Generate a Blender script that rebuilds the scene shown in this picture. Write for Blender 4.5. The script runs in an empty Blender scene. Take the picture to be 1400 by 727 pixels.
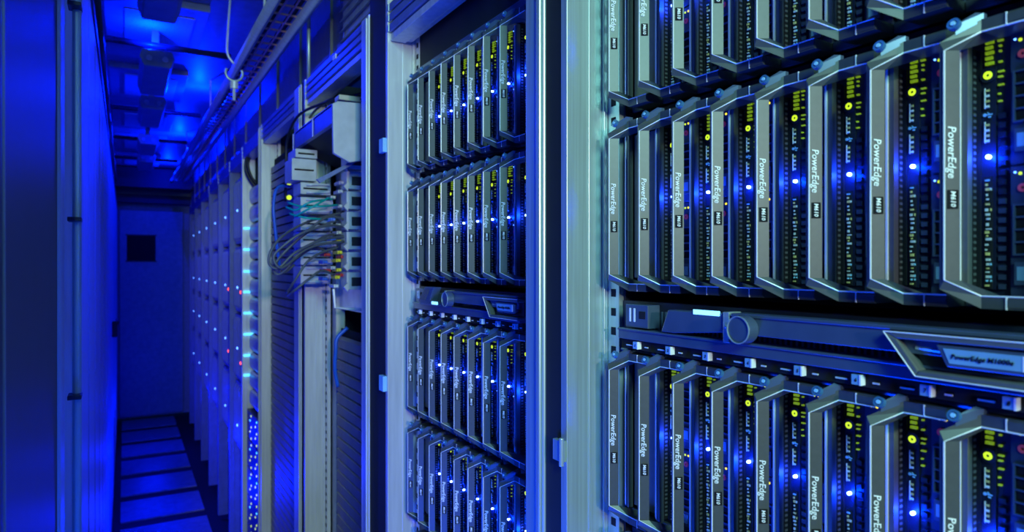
import bpy, math, random
from mathutils import Vector, Matrix
random.seed(7)
C = bpy.context.scene.collection
sc = bpy.context.scene
H = 1.45                      # eye height above the floor
F = 905.0                     # focal length in pixels of the 1400 px wide frame
YAW = math.atan(530.0 / F)    # the camera looks this far to the right of the aisle
T = math.tan(YAW); CO = math.cos(YAW); SI = math.sin(YAW); K = F * (1 + T * T)

# ------------------------------------------------------------ camera
cam = bpy.data.cameras.new('camera'); camo = bpy.data.objects.new('camera', cam); C.objects.link(camo)
cam.sensor_width = 36.0; cam.lens = F / 1400 * 36.0; cam.clip_start = 0.01
camo.location = (0, 0, H); camo.rotation_euler = (math.pi / 2, 0, -YAW)
cam.dof.use_dof = True; cam.dof.focus_distance = 0.80; cam.dof.aperture_fstop = 8.0
sc.camera = camo
# ------------------------------------------------------------ world, exposure, added lights
w = bpy.data.worlds.new('world'); sc.world = w; w.use_nodes = True
w.node_tree.nodes['Background'].inputs[0].default_value = (0.005, 0.05, 0.55, 1)
w.node_tree.nodes['Background'].inputs[1].default_value = 0.45
sc.view_settings.view_transform = 'Standard'; sc.view_settings.look = 'None'
sc.view_settings.exposure = 0.0; sc.view_settings.gamma = 1.0; sc.view_settings.use_curve_mapping = False
sc.cycles.use_light_tree = True
sc.cycles.max_bounces = 6
sc.cycles.sample_clamp_indirect = 4.0
def light(name, kind, loc, target, energy, color, size=0.1, size_y=None, spot=None, blend=0.6):
    d = bpy.data.lights.new(name, kind); o = bpy.data.objects.new(name, d); C.objects.link(o)
    d.energy = energy; d.color = color
    if kind == 'AREA':
        d.size = size
        if size_y: d.shape = 'RECTANGLE'; d.size_y = size_y
    else:
        d.shadow_soft_size = size
    if spot: d.spot_size = math.radians(spot); d.spot_blend = blend
    o.location = loc
    if target: o.rotation_euler = (Vector(target) - Vector(loc)).to_track_quat('-Z', 'Y').to_euler()
    return o
# unseen fills added: cool white from behind the camera, blue along the aisle
light('white_back_fill', 'AREA', (-0.16, -0.95, 2.15), (0.44, 1.2, 1.4), 25, (0.42, 1.0, 0.86), 0.25, 0.5)
light('white_spot_fill', 'SPOT', (-0.35, -3.0, 1.9), (0.44, 2.4, 1.30), 150, (1.0, 0.99, 0.92), 0.06, spot=25, blend=0.6)  # unseen spot added to whiten the farther posts
light('blue_side_fill', 'AREA', (-0.04, 0.63, 0.80), (0.47, 0.50, 1.42), 19, (0.0, 0.05, 1.0), 0.30, 0.5)  # unseen fill added to turn aisle-facing surfaces blue
light('blue_upper_fill', 'AREA', (0.02, 0.70, 2.28), (0.47, 0.75, 1.5), 1.8, (0.0, 0.05, 1.0), 0.25, 0.5)  # unseen fill added to tint the rails blue from above
light('blue_wall_fill', 'SPOT', (0.36, 1.25, 2.28), (-0.06, 1.9, 0.9), 60, (0.0, 0.004, 1.0), 0.0, spot=75, blend=0.8)  # unseen spot added to brighten the left wall
for xs, ys, e in ((0.08, 2.75, 12), (0.33, 2.8, 26), (0.33, 3.7, 26), (0.33, 5.1, 22), (0.33, 6.5, 12)):
    light('blue_aisle_fill', 'POINT', (xs, ys, 2.27), None, e, (0.0, 0.008, 1.0), 0.0)  # unseen point fills added under the ceiling
for ys, e in ((3.35, 16), (4.4, 12), (6.0, 8)):
    light('blue_low_fill', 'POINT', (0.20, ys, 0.40), None, e, (0.0, 0.006, 1.0), 0.0)  # unseen low fills added above the aisle floor

# ------------------------------------------------------------ materials
def mat(name, col, metal=0.0, rough=0.5, emit=None, es=0.0, streak=None, bump=0.0, var=0.0, scale=30.0, coat=0.0):
    m = bpy.data.materials.new(name); m.use_nodes = True
    nt = m.node_tree; b = nt.nodes['Principled BSDF']
    b.inputs['Base Color'].default_value = (*col, 1); b.inputs['Metallic'].default_value = metal
    b.inputs['Roughness'].default_value = rough
    if coat: b.inputs['Coat Weight'].default_value = coat; b.inputs['Coat Roughness'].default_value = 0.08
    if emit: b.inputs['Emission Color'].default_value = (*emit, 1); b.inputs['Emission Strength'].default_value = es
    tc = nt.nodes.new('ShaderNodeTexCoord'); mp = nt.nodes.new('ShaderNodeMapping')
    nz = nt.nodes.new('ShaderNodeTexNoise'); nz.inputs['Scale'].default_value = scale; nz.inputs['Detail'].default_value = 4
    nt.links.new(tc.outputs['Object'], mp.inputs[0]); nt.links.new(mp.outputs[0], nz.inputs['Vector'])
    mp.inputs['Scale'].default_value = streak or (1, 1, 1)
    v = var or 0.12
    cr = nt.nodes.new('ShaderNodeValToRGB')
    cr.color_ramp.elements[0].position = 0.3; cr.color_ramp.elements[1].position = 0.72
    cr.color_ramp.elements[0].color = (*[c * (1 - v) for c in col], 1)
    cr.color_ramp.elements[1].color = (*[min(1, c * (1 + v)) for c in col], 1)
    nt.links.new(nz.outputs['Fac'], cr.inputs[0]); nt.links.new(cr.outputs[0], b.inputs['Base Color'])
    if bump:
        bp = nt.nodes.new('ShaderNodeBump'); bp.inputs['Strength'].default_value = bump; bp.inputs['Distance'].default_value = 0.001
        nt.links.new(nz.outputs['Fac'], bp.inputs['Height']); nt.links.new(bp.outputs[0], b.inputs['Normal'])
    return m
M = {}
M['silver'] = mat('brushed_aluminium', (0.52, 0.64, 0.62), 0.6, 0.38, streak=(60, 60, 1.2), var=0.14, scale=4)
M['silver2'] = mat('worn_aluminium', (0.66, 0.67, 0.65), 0.35, 0.42, streak=(14, 14, 1.0), var=0.12, scale=6)
M['black'] = mat('black_rubber', (0.008, 0.010, 0.016), 0, 0.6)
M['navy'] = mat('dark_paint', (0.010, 0.014, 0.03), 0.1, 0.45)
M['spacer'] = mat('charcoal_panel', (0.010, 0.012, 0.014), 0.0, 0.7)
M['bar'] = mat('graphite_plastic', (0.070, 0.081, 0.085), 0.2, 0.42, scale=200, var=0.06)
M['rail'] = mat('grey_plastic', (0.12, 0.13, 0.125), 0.2, 0.45, scale=200, var=0.06)
M['trim'] = mat('bright_edge', (0.9, 0.92, 0.92), 0.1, 0.3)  # handle edge highlight is put into this colour
M['frame'] = mat('chassis_plastic', (0.08, 0.12, 0.20), 0.3, 0.33)
M['face'] = mat('faceplate_black', (0.012, 0.016, 0.035), 0.2, 0.4)
M['face2'] = mat('carrier_plastic', (0.05, 0.07, 0.12), 0.3, 0.35)
M['hole'] = mat('deep_black', (0.002, 0.002, 0.004), 0, 0.9)
M['white'] = mat('white_print', (0.9, 0.92, 0.95), 0, 0.5)
M['steel'] = mat('steel_pins', (0.8, 0.84, 0.84), 0.2, 0.3)
M['gold'] = mat('brass_contacts', (0.9, 0.72, 0.25), 0.2, 0.35)
M['icon'] = mat('pale_blue_print', (0.3, 0.62, 0.95), 0, 0.5)
M['ring'] = mat('latch_ring_blue', (0.05, 0.17, 0.36), 0.2, 0.35)
M['pcb'] = mat('green_board', (0.01, 0.10, 0.06), 0, 0.4)
M['led'] = mat('blue_led', (0.6, 0.7, 1), 0, 0.3, emit=(0.16, 0.30, 1.0), es=32)
M['led_s'] = mat('small_blue_led', (0.2, 0.3, 1), 0, 0.3, emit=(0.10, 0.30, 1.0), es=5)
M['lime'] = mat('lime_glow', (0.25, 0.4, 0.02), 0, 0.5, emit=(0.42, 0.75, 0.01), es=0.33, var=0.5, scale=500)
M['limeled'] = mat('lime_led', (0.5, 0.8, 0.05), 0, 0.4, emit=(0.62, 0.85, 0.01), es=1.1)
M['amber'] = mat('amber_led', (0.8, 0.6, 0.05), 0, 0.4, emit=(0.95, 0.75, 0.02), es=1.5)
M['red'] = mat('red_led', (0.8, 0.05, 0.02), 0, 0.4, emit=(1.0, 0.08, 0.02), es=3.5)
M['pink'] = mat('red_button', (0.75, 0.10, 0.12), 0, 0.4, emit=(0.8, 0.07, 0.10), es=0.06)
M['cyan'] = mat('cyan_led_and_glint', (0.1, 0.6, 0.9), 0, 0.4, emit=(0.08, 0.55, 1.0), es=2.2)
M['lcd'] = mat('lcd_backlight', (0.2, 0.6, 0.9), 0, 0.3, emit=(0.25, 0.7, 1.0), es=1.8)
M['label'] = mat('label_plate', (0.25, 0.50, 0.68), 0.2, 0.35)
M['tag'] = mat('white_tag', (0.55, 0.62, 0.68), 0, 0.5)
M['wall'] = mat('painted_steel', (0.42, 0.45, 0.5), 0.15, 0.42, streak=(1, 30, 1), scale=2, var=0.15)
M['glass'] = mat('dark_glass', (0.010, 0.022, 0.038), 0.0, 0.5)
M['leftwall'] = mat('pale_wall_paint', (0.62, 0.66, 0.72), 0.0, 0.5, streak=(1, 30, 1), scale=2, var=0.12)
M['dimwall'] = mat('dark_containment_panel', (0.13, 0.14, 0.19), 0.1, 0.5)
M['ceil'] = mat('ceiling_paint', (0.24, 0.26, 0.33), 0.1, 0.5)
M['perf'] = mat('perforated_tile', (0.45, 0.47, 0.52), 0, 0.6, scale=220, var=0.35)
M['floor'] = mat('floor_tile', (0.20, 0.22, 0.26), 0.2, 0.45, scale=25, var=0.2)
M['gap'] = mat('floor_gap', (0.003, 0.003, 0.006), 0, 0.8)
M['door'] = mat('door_paint', (0.20, 0.22, 0.28), 0.1, 0.5)
M['lampbody'] = mat('lamp_housing', (0.20, 0.22, 0.30), 0.1, 0.4)
M['rung'] = mat('copper_rungs', (0.55, 0.28, 0.22), 0.3, 0.4)
M['slat'] = mat('brown_grey_slat', (0.22, 0.195, 0.19), 0.1, 0.5)
M['cable'] = mat('grey_cable', (0.10, 0.11, 0.13), 0, 0.45)
M['teal'] = mat('teal_cable', (0.0, 0.38, 0.34), 0, 0.4)
M['bluec'] = mat('blue_cable', (0.02, 0.12, 0.6), 0, 0.4)
M['blackc'] = mat('black_cable', (0.01, 0.012, 0.02), 0, 0.4)
M['yellow'] = mat('yellow_plug', (0.9, 0.75, 0.02), 0, 0.4)
M['redp'] = mat('red_plug', (0.55, 0.02, 0.03), 0, 0.4)
M['cream'] = mat('cream_plastic', (0.62, 0.6, 0.52), 0, 0.5)
M['shroud'] = mat('pale_shroud', (0.55, 0.56, 0.57), 0.15, 0.4)
M['farpost'] = mat('blue_lit_post', (0.10, 0.14, 0.30), 0.2, 0.4)  # blue light of the aisle put into the far post colour
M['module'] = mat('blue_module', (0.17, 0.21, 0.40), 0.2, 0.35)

# ------------------------------------------------------------ mesh helpers
class MB:
    def __init__(s): s.v = []; s.f = []; s.m = []
    def add(s, vs, fs, mi=0):
        n = len(s.v); s.v += [tuple(v) for v in vs]; s.f += [tuple(i + n for i in f) for f in fs]; s.m += [mi] * len(fs)
        return s
    def box(s, x0, x1, y0, y1, z0, z1, mi=0):
        x0, x1 = sorted((x0, x1)); y0, y1 = sorted((y0, y1)); z0, z1 = sorted((z0, z1))
        return s.add([(x0,y0,z0),(x1,y0,z0),(x1,y1,z0),(x0,y1,z0),(x0,y0,z1),(x1,y0,z1),(x1,y1,z1),(x0,y1,z1)],
                     [(3,2,1,0),(4,5,6,7),(0,1,5,4),(1,2,6,5),(2,3,7,6),(3,0,4,7)], mi)
    def prism(s, pts, d, mi=0):
        """closed outline pts (3D, planar) pushed along vector d"""
        n = len(pts); d = Vector(d); a = [Vector(p) for p in pts]
        nrm = Vector((0, 0, 0))
        for i in range(n): nrm += a[i].cross(a[(i + 1) % n])
        if nrm.dot(d) > 0: a.reverse()
        b = [p + d for p in a]
        fs = [tuple(range(n)), tuple(range(2 * n - 1, n - 1, -1))]
        for i in range(n): j = (i + 1) % n; fs.append((j, i, i + n, j + n))
        return s.add(a + b, fs, mi)
    def sweep(s, path, sec, mi=0):
        """sec: list of four offsets given per path point (list of 4 vectors each) -> closed tube of quads"""
        n = len(path); k = len(sec[0]); vs = []
        for p, q in zip(path, sec): vs += [Vector(p) + Vector(o) for o in q]
        fs = []
        for i in range(n - 1):
            for j in range(k):
                a = i * k + j; b = i * k + (j + 1) % k
                fs.append((a, b, b + k, a + k))
        fs.append(tuple(range(k - 1, -1, -1))); fs.append(tuple(range((n - 1) * k, n * k)))
        return s.add(vs, fs, mi)
    def cyl(s, p, ax, r, l, n=16, mi=0, r2=None, inner=0):
        p = Vector(p); ax = Vector(ax).normalized(); u = ax.orthogonal().normalized(); v = ax.cross(u)
        r2 = r if r2 is None else r2
        rings = [(r, 0), (r2, l)]
        if inner: rings += [(inner, l), (inner, 0)]
        vs = []
        for rr, t in rings:
            vs += [p + ax * t + (u * math.cos(2*math.pi*i/n) + v * math.sin(2*math.pi*i/n)) * rr for i in range(n)]
        fs = []; R = len(rings)
        for q in range(R if inner else R - 1):
            for i in range(n):
                j = (i + 1) % n; a = q * n; b = ((q + 1) % R) * n
                fs.append((a + i, a + j, b + j, b + i))
        if not inner: fs += [tuple(range(n - 1, -1, -1)), tuple(range(n, 2 * n))]
        return s.add(vs, fs, mi)
    def dome(s, p, ax, r, h, n=12, k=4, mi=0):
        p = Vector(p); ax = Vector(ax).normalized(); u = ax.orthogonal().normalized(); v = ax.cross(u)
        vs = []; 
        for q in range(k):
            a = math.pi / 2 * q / k
            vs += [p + ax * h * math.sin(a) + (u * math.cos(2*math.pi*i/n) + v * math.sin(2*math.pi*i/n)) * r * math.cos(a) for i in range(n)]
        vs.append(p + ax * h); fs = []
        for q in range(k - 1):
            for i in range(n):
                j = (i + 1) % n; fs.append((q*n+i, q*n+j, (q+1)*n+j, (q+1)*n+i))
        for i in range(n): fs.append(((k-1)*n+i, (k-1)*n+(i+1) % n, k*n))
        fs.append(tuple(range(n - 1, -1, -1)))
        return s.add(vs, fs, mi)
    def tube(s, pts, r, n=8, sub=6, mi=0):
        P = [Vector(p) for p in pts]
        if len(P) > 2 and sub > 1:
            Q = [P[0] * 2 - P[1]] + P + [P[-1] * 2 - P[-2]]; out = []
            for i in range(1, len(Q) - 2):
                a, b, c, d = Q[i-1], Q[i], Q[i+1], Q[i+2]
                for k in range(sub):
                    t = k / sub
                    out.append(0.5 * ((2*b) + (c-a)*t + (2*a-5*b+4*c-d)*t*t + (3*b-a-3*c+d)*t*t*t))
            out.append(P[-1]); P = out
        secs = []; up = None
        for i, p in enumerate(P):
            d = (P[min(i+1, len(P)-1)] - P[max(i-1, 0)]).normalized()
            up = d.orthogonal().normalized() if up is None else (up - d * up.dot(d)).normalized()
            v = d.cross(up)
            secs.append([(up * math.cos(2*math.pi*j/n) + v * math.sin(2*math.pi*j/n)) * r for j in range(n)])
        return s.sweep(P, secs, mi)
    def mesh(s, name, mats, bevel=0, smooth=False):
        me = bpy.data.meshes.new(name); me.from_pydata(s.v, [], s.f)
        for m in (mats if isinstance(mats, (list, tuple)) else [mats]): me.materials.append(M[m])
        for p, i in zip(me.polygons, s.m): p.material_index = i; p.use_smooth = smooth
        me.update(); return me
    def build(s, name, mats, parent=None, bevel=0, smooth=False, origin=None):
        if origin is not None:
            o = Vector(origin); s.v = [tuple(Vector(v) - o) for v in s.v]
        ob = bpy.data.objects.new(name, s.mesh(name, mats, smooth=smooth)); C.objects.link(ob)
        if origin is not None: ob.location = origin
        if parent:
            ob.parent = parent
        if bevel:
            b = ob.modifiers.new('bevel', 'BEVEL'); b.width = bevel; b.segments = 2; b.limit_method = 'ANGLE'
        return ob
def empty(name, loc, label, cat, group=None):
    o = bpy.data.objects.new(name, None); C.objects.link(o); o.location = loc; o.empty_display_size = 0.05
    return tag(o, label, cat, group)
def tag(o, label, cat, group=None):
    o['label'] = label; o['category'] = cat
    if group: o['group'] = group
    return o
def struct(o): o['kind'] = 'structure'; return o
def copy_tree(o, parent=None):
    c = o.copy(); C.objects.link(c); c.parent = parent
    for ch in o.children: copy_tree(ch, c)
    return c
def text_mb(txt, size, at, read, up, mi=0, thick=0.0002):
    """text as geometry lying in the plane of read/up, its box starting at `at`"""
    cu = bpy.data.curves.new('t', 'FONT'); cu.body = txt; cu.size = size; cu.extrude = thick; cu.resolution_u = 2
    cu.shear = 0.15; cu.offset = size * 0.012
    ob = bpy.data.objects.new('t', cu); C.objects.link(ob)
    dg = bpy.context.evaluated_depsgraph_get(); me = bpy.data.meshes.new_from_object(ob.evaluated_get(dg))
    read = Vector(read); up = Vector(up); nn = read.cross(up)
    vs = [Vector(at) + read * v.co.x + up * v.co.y + nn * v.co.z for v in me.vertices]
    fs = [tuple(p.vertices) for p in me.polygons]
    bpy.data.objects.remove(ob); bpy.data.curves.remove(cu); bpy.data.meshes.remove(me)
    return vs, fs
def PX(x, X): return K * X / (x - 170) - T * X                 # distance along the aisle of picture column x on plane X
def PS(x, s): return (x - 170) * s / (K - T * (x - 170))       # lateral distance of column x at distance s
def PZ(y, X, s): return H + (363.5 - y) * (CO * s + SI * X) / F
def onS(x, y, s): X = PS(x, s); return Vector((X, s, PZ(y, X, s)))
def onX(x, y, X): s = PX(x, X); return Vector((X, s, PZ(y, X, s)))

# ================================================================= SETTING
END = 7.3
XL = -0.06
b = MB()
b.box(-0.3, 1.2, -1.2, END + .2, -0.12, -0.03, 1)
ys = [END - .35]
y = 0.3
while y < END:
    b.box(-0.02 if y > 3 else -0.05, 0.42, y + 0.11, y + 0.49, -0.03, -0.022, 0)
    for k in range(9):
        b.box(0.0 + k * 0.045, 0.004 + k * 0.045, y + 0.13, y + 0.47, -0.022, -0.0205, 0)
    y += 0.5
struct(b.build('floor', ['floor', 'gap']))
b = MB(); b.box(-0.4, 1.2, -0.2, END + .2, 2.36, 2.42, 0)
yy = 0.7
while yy < END:
    b.box(-0.06, 0.26, yy + 0.03, yy + 0.62, 2.335, 2.36, 0); b.box(0.00, 0.22, yy + 0.12, yy + 0.53, 2.331, 2.335, 1)
    yy += 0.9
struct(b.build('ceiling', ['ceil', 'perf'], bevel=0.002))
# left wall: vertical ribbed steel beyond the glass door
b = MB(); b.box(XL - .04, XL, 1.16, END, 0.0, 2.0, 0)
y = 1.2
while y < END:
    b.box(XL, XL + 0.0015, y, y + 0.04, 0.02, 1.98, 0); y += 0.32
b.box(XL - .12, XL - .08, 0.9, END, 2.0, 2.36, 0)
struct(b.build('wall_left', ['leftwall'], bevel=0.002))
struct(MB().box(XL - .08, XL + .004, 1.2, END, 1.995, 2.02).box(XL - .12, XL - .06, 1.2, END, 2.12, 2.15).build('trim_1', ['navy']))
struct(MB().box(-0.4, 1.2, END, END + .06, 0.0, 2.36).build('wall_back', ['door']))
# wall above the racks
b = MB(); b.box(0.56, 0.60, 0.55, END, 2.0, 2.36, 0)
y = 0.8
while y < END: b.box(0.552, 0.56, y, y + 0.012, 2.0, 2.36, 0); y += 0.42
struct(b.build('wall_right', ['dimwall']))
struct(MB().box(-.1, 0.56, END - .45, END - .33, 2.16, 2.34).box(-.1, .56, END - .2, END - .1, 2.04, 2.12).build('trim_2', ['black'], bevel=.004))

# ================================================================= BLADE SERVER (local: x depth, -y along the row, z up, origin at its base)
Z = lambda z: z + 0.031
def flat(mb, pts, x0, x1, mi=0):      # outline in (u,z) extruded in x
    return mb.prism([(x0, -u, Z(z)) for u, z in pts], (x1 - x0, 0, 0), mi)
DU, DX = 0.0085, 0.0194               # face components sit behind and left of the handle datum
def fz(mb, u0, u1, z0, z1, x0, x1, mi=0): return mb.box(x0 + DX, x1 + DX, -(u1 - DU), -(u0 - DU), Z(z0), Z(z1), mi)
def uz(mb, u0, u1, z0, z1, x0, x1, mi=0): return mb.box(x0, x1, -u1, -u0, Z(z0), Z(z1), mi)
XB = -0.0186                          # front of the handle bar in front of the faceplate
def make_blade(blank=False):
    root = bpy.data.objects.new('blade_server', None); C.objects.link(root); root.empty_display_size = .03
    # body with faceplate, standing 2 cm behind the rails
    b = MB(); uz(b, -.0046, .0450, -.028, .156, .0235, .12, 0)
    b.build('body', ['face'], root)
    # handle bar that stands off the face, chamfered back to it at both ends, with top and bottom rails
    path = [(.0006, -.0495, -.027), (.0006, -.0150, -.027), (XB, -.0038, -.0147), (XB, -.0038, .1427), (.0006, -.0150, .155), (.0006, -.0495, .155)]
    h = .0042
    sec_h = lambda s: [(-.0050, 0, -h * s), (-.0050, 0, h * s), (.0042, 0, h * s), (.0042, 0, -h * s)]
    sec_v = [(-.0008, -h, 0), (-.0008, h, 0), (.0030, h, 0), (.0030, -h, 0)]
    sec_v2 = [(-.0008, -h, -.002), (-.0008, h, .002), (.0030, h, .002), (.0030, -h, -.002)]
    b = MB()
    pts = [(p[0], p[1], Z(p[2])) for p in path]
    secs = [sec_h(1)[::1], [(-.0050, -.002, -h), (-.0050, .002, h), (.0042, .002, h), (.0042, -.002, -h)]]
    # bottom rail (oriented z), slant and bar built as separate closed solids of one mesh
    def solid(a4, b4):
        b.add([Vector(v) for v in a4 + b4], [(3,2,1,0),(4,5,6,7),(0,1,5,4),(1,2,6,5),(2,3,7,6),(3,0,4,7)], 0)
    xf, xb = -.0030, .0230
    for sg, zo, zi, zbo, zbi in ((1, -.031, -.0230, -.0185, -.0125), (-1, .159, .1510, .1462, .1400)):
        # rail along the row
        b.box(xf, xb, -.0445, -.0150, Z(zo), Z(zi), 0); b.box(xb - .004, xb, -.0150, .0046, Z(zo), Z(zi), 0)
        b.box(xf - .0006, xf, -.0440, -.0300, Z(min(zo, zi) + .0012), Z(max(zo, zi) - .0012), 0)
        # chamfer: from the rail to the bar
        solid([(xf, -.0150, Z(zo)), (xb, -.0150, Z(zo)), (xb, -.0150, Z(zi)), (xf, -.0150, Z(zi))],
              [(XB + .0008, .0034, Z(zbo)), (XB + .0090, .0022, Z(zbo)), (XB + .0090, -.0053, Z(zbi)), (XB, .0000, Z(zbi))])
    solid([(XB + .0008, .0034, Z(-.0185)), (XB + .0090, .0022, Z(-.0185)), (XB + .0090, -.0053, Z(-.0125)), (XB, .0, Z(-.0125))],
          [(XB + .0008, .0034, Z(.1462)), (XB + .0090, .0022, Z(.1462)), (XB + .0090, -.0053, Z(.1400)), (XB, .0, Z(.1400))])
    import bmesh
    hd = b.build('handle', ['bar'], root)
    bm = bmesh.new(); bm.from_mesh(hd.data); bmesh.ops.recalc_face_normals(bm, faces=bm.faces); bm.to_mesh(hd.data); bm.free()
    # highlight on the handle edge, put in as a thin bright line
    t = MB(); r = .00060
    t.tube([(xf, -.0440, Z(-.0228)), (xf, -.0150, Z(-.0228)), (XB, .0, Z(-.0124)), (XB, .0, Z(.1399)), (xf, -.0150, Z(.1508)), (xf, -.0440, Z(.1508))], r, 5, 1)
    t.box(xf - .0008, xf + .0002, -.0300, -.0292, Z(-.031), Z(-.023)); t.box(xf - .0008, xf + .0002, -.0300, -.0292, Z(.151), Z(.159))
    tr = t.build('edge_highlight', ['trim'], hd); tr['label'] = 'bright highlight line on the edge'
    UPV = Vector((.861, -.509, 0))
    v, f = text_mb('PowerEdge', .0076, (XB + .0016, -.0016, Z(.090)), (0, 0, -1), UPV)
    tx = MB().add(v, f).build('lettering', ['white'], hd); tx['label'] = 'white PowerEdge lettering'
    c0 = Vector((XB + .0014, -.0014, 0)); c1 = Vector((XB + .0076, -.0050, 0)); zz = Vector((0, 0, 1))
    q = MB().prism([c0 + zz * Z(.035), c1 + zz * Z(.035), c1 + zz * Z(.0475), c0 + zz * Z(.0475)], Vector((-.509, -.861, 0)) * .0003, 0)
    v, f = text_mb('M610', .0046, (XB + .0028, -.0028, Z(.0468)), (0, 0, -1), UPV); q.add(v, f, 1)
    q.build('model_plate', ['hole', 'white'], hd)
    # inner rail at the edge of the face
    b = MB(); flat(b, [(-.0044, -.016), (-.0020, -.0195), (.0012, -.0195), (.0012, .1475), (-.0020, .1475), (-.0044, .144)], .0090, .0150, 0)
    flat(b, [(-.0044, -.016), (-.0028, -.018), (-.0028, .146), (-.0044, .144)], .0078, .0090, 1)
    b.build('inner_rail', ['rail', 'trim'], root)
    # latch: round hinge pin and lever on the upper chamfer
    b = MB(); b.cyl((-.0115, -.0035, Z(.1565)), (-1, 0, .35), .0040, .0035, 16, 1, inner=.0024)
    b.cyl((-.0115, -.0035, Z(.1565)), (-1, 0, .35), .0016, .0040, 10, 2)
    b.prism([(-.0125, -.004, Z(.1500)), (-.0125, -.004, Z(.1570)), (-.004, -.012, Z(.1640)), (-.002, -.016, Z(.1630)), (-.002, -.016, Z(.1580))], (.004, 0, 0), 0)
    b.build('latch', ['frame', 'ring', 'icon'], root)
    if blank:
        b = MB(); flat(b, [(.004, -.016), (.0440, -.016), (.0440, .146), (.004, .146)], .0150, .0236, 0)
        b.build('blanking_cover', ['rail'], root)
        return root
    # toothed vent strip
    b = MB(); flat(b, [(-.0042, -.018), (.0010, -.018), (.0010, .147), (-.0042, .147)], .0150, .0236, 0); fz(b, .0098, .0124, -.0175, .145, .0015, .0045, 0)
    z = -.014
    while z < .143: b.box(.0168, .0200, -.0016, -.0009, Z(z), Z(z + .0018), 1); z += .0044
    b.build('vent_strip', ['hole', 'rail'], root)
    # control column
    b = MB(); fz(b, .0126, .0212, -.019, .1325, .0025, .0045, 0)
    for z0, z1 in ((.1045, .1185), (.081, .0955)):        # two usb ports, metal shells
        fz(b, .0152, .0176, z0, z1, .0010, .0026, 0); fz(b, .0152, .0157, z0, z1, .0002, .0012, 2)
        for k in range(4): fz(b, .0157, .0180, z0 + .0006 + k * .0036, z0 + .0020 + k * .0036, .0002, .0012, 1 if k % 2 else 2)
    cp = b.build('control_column', ['face', 'gold', 'white'], root)
    yb = -(.0172 - DU)
    b = MB(); b.cyl((.0022 + DX, yb, Z(.127)), (-1, 0, 0), .0048, .0016, 24, 0); b.build('power_button', ['navy'], root)
    b = MB(); b.cyl((.0006 + DX, yb, Z(.127)), (-1, 0, 0), .0027, .0005, 18, 0, inner=.0010)
    b.build('button_ring', ['limeled'], cp)
    b = MB(); fz(b, .0145, .0195, .1000, .1007, .0012, .0018); b.cyl((.0018 + DX, -(.0150 - DU), Z(.10035)), (-1, 0, 0), .0012, .0006, 8)
    b.prism([(.0012 + DX, yb - .0012, Z(.1003)), (.0012 + DX, yb + .0005, Z(.1021)), (.0012 + DX, yb + .0008, Z(.1018)), (.0012 + DX, yb - .0006, Z(.1003))], (.0006, 0, 0))
    fz(b, .0170, .0186, .0982, .0992, .0012, .0018)
    b.build('usb_symbol', ['icon'], cp)
    led = MB().cyl((.0025 + DX, yb, Z(.0715)), (-1, 0, 0), .0014, .0020, 12).dome((.0005 + DX, yb, Z(.0715)), (-1, 0, 0), .0014, .0012)
    lo = led.build('status_light', ['led'], root, smooth=False); lo['label'] = 'glowing blue status light'
    # board with small parts seen through the slot
    rr = random.Random(3); b = MB(); fz(b, .0143, .0192, -.0185, .058, .0018, .0028, 0)
    z = .056
    while z > -.017:
        dz = rr.uniform(.0007, .0020); mi = rr.choice((1, 1, 1, 2, 3)); u = .0152 + rr.uniform(0, .0010)
        fz(b, u, u + rr.uniform(.0008, .0026), z - dz, z, .0006, .0020, mi)
        if rr.random() < .35: fz(b, .0184, .0190, z - dz, z, .0008, .0020, rr.choice((1, 3, 2)))
        z -= dz + rr.uniform(.0008, .0024)
    b.build('circuit_board', ['hole', 'steel', 'gold', 'icon'], root)
    # grid at the top; glow of the LEDs inside put into its cells
    b = MB(); rg = random.Random(5)
    for j in range(5):
        fz(b, .0148, .0196 - .0006 * (j % 2), .1345 + j * .0036, .1345 + j * .0036 + .0020, .0020, .0042, 0)
        if j != 1: fz(b, .0222 + rg.uniform(0, .001), .0262 - rg.uniform(0, .002), .1345 + j * .0036, .1345 + j * .0036 + .0012, .0020, .0042, 0)
    for z0 in (.128, .1245, .119, .113, .108): fz(b, .0225, .0225 + rg.uniform(.0010, .0034), z0, z0 + .0010, .0020, .0042, 0)
    g = b.build('led_glow_grid', ['lime'], root); g['label'] = 'lime green LED glow in the grid cells'
    # middle column of slots
    b = MB(); z = .100
    while z > -.018:
        fz(b, .0228, .0272, z - .0034, z, .0020, .0044, 0 if z > .045 else 1); z -= .0064
    b.build('slot_column', ['navy', 'face2'], root)
    # two drive carriers
    for z0, z1 in ((.0645, .1510), (-.0235, .0630)):
        b = MB(); fz(b, .0305, .0525, z0, z1, .0012, .0046, 0)
        zr_ = z1 - .0145; zz0 = zr_ - .044; zz1 = zr_ - .011
        fz(b, .0322, .0334, zz0, zz1, -.0006, .0014, 1); fz(b, .0440, .0452, zz0, zz1, -.0006, .0014, 1)
        n = 4
        for k in range(n + 1):
            zc = zz0 + (zz1 - zz0) * k / n; fz(b, .0322, .0452, zc - .0006, zc + .0006, -.0006, .0014, 1)
        for k in range(n):
            za = zz0 + (zz1 - zz0) * k / n; fz(b, .0338, .0436, za + .0010, za + (zz1 - zz0) / n - .0010, .0009, .0013, 2)
        fz(b, .0335, .0440, zr_ - .064, zr_ - .049, -.0012, .0014, 1); fz(b, .0350, .0425, zr_ - .061, zr_ - .052, -.0016, -.0010, 3)
        dc = b.build('drive_carrier', ['face2', 'frame', 'hole', 'label'], root)
        MB().cyl((.0013 + DX, -(.0375 - DU), Z(zr_)), (-1, 0, 0), .0028, .0012, 16, 0, inner=.0010).build('release_button', ['pink'], dc)
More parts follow.
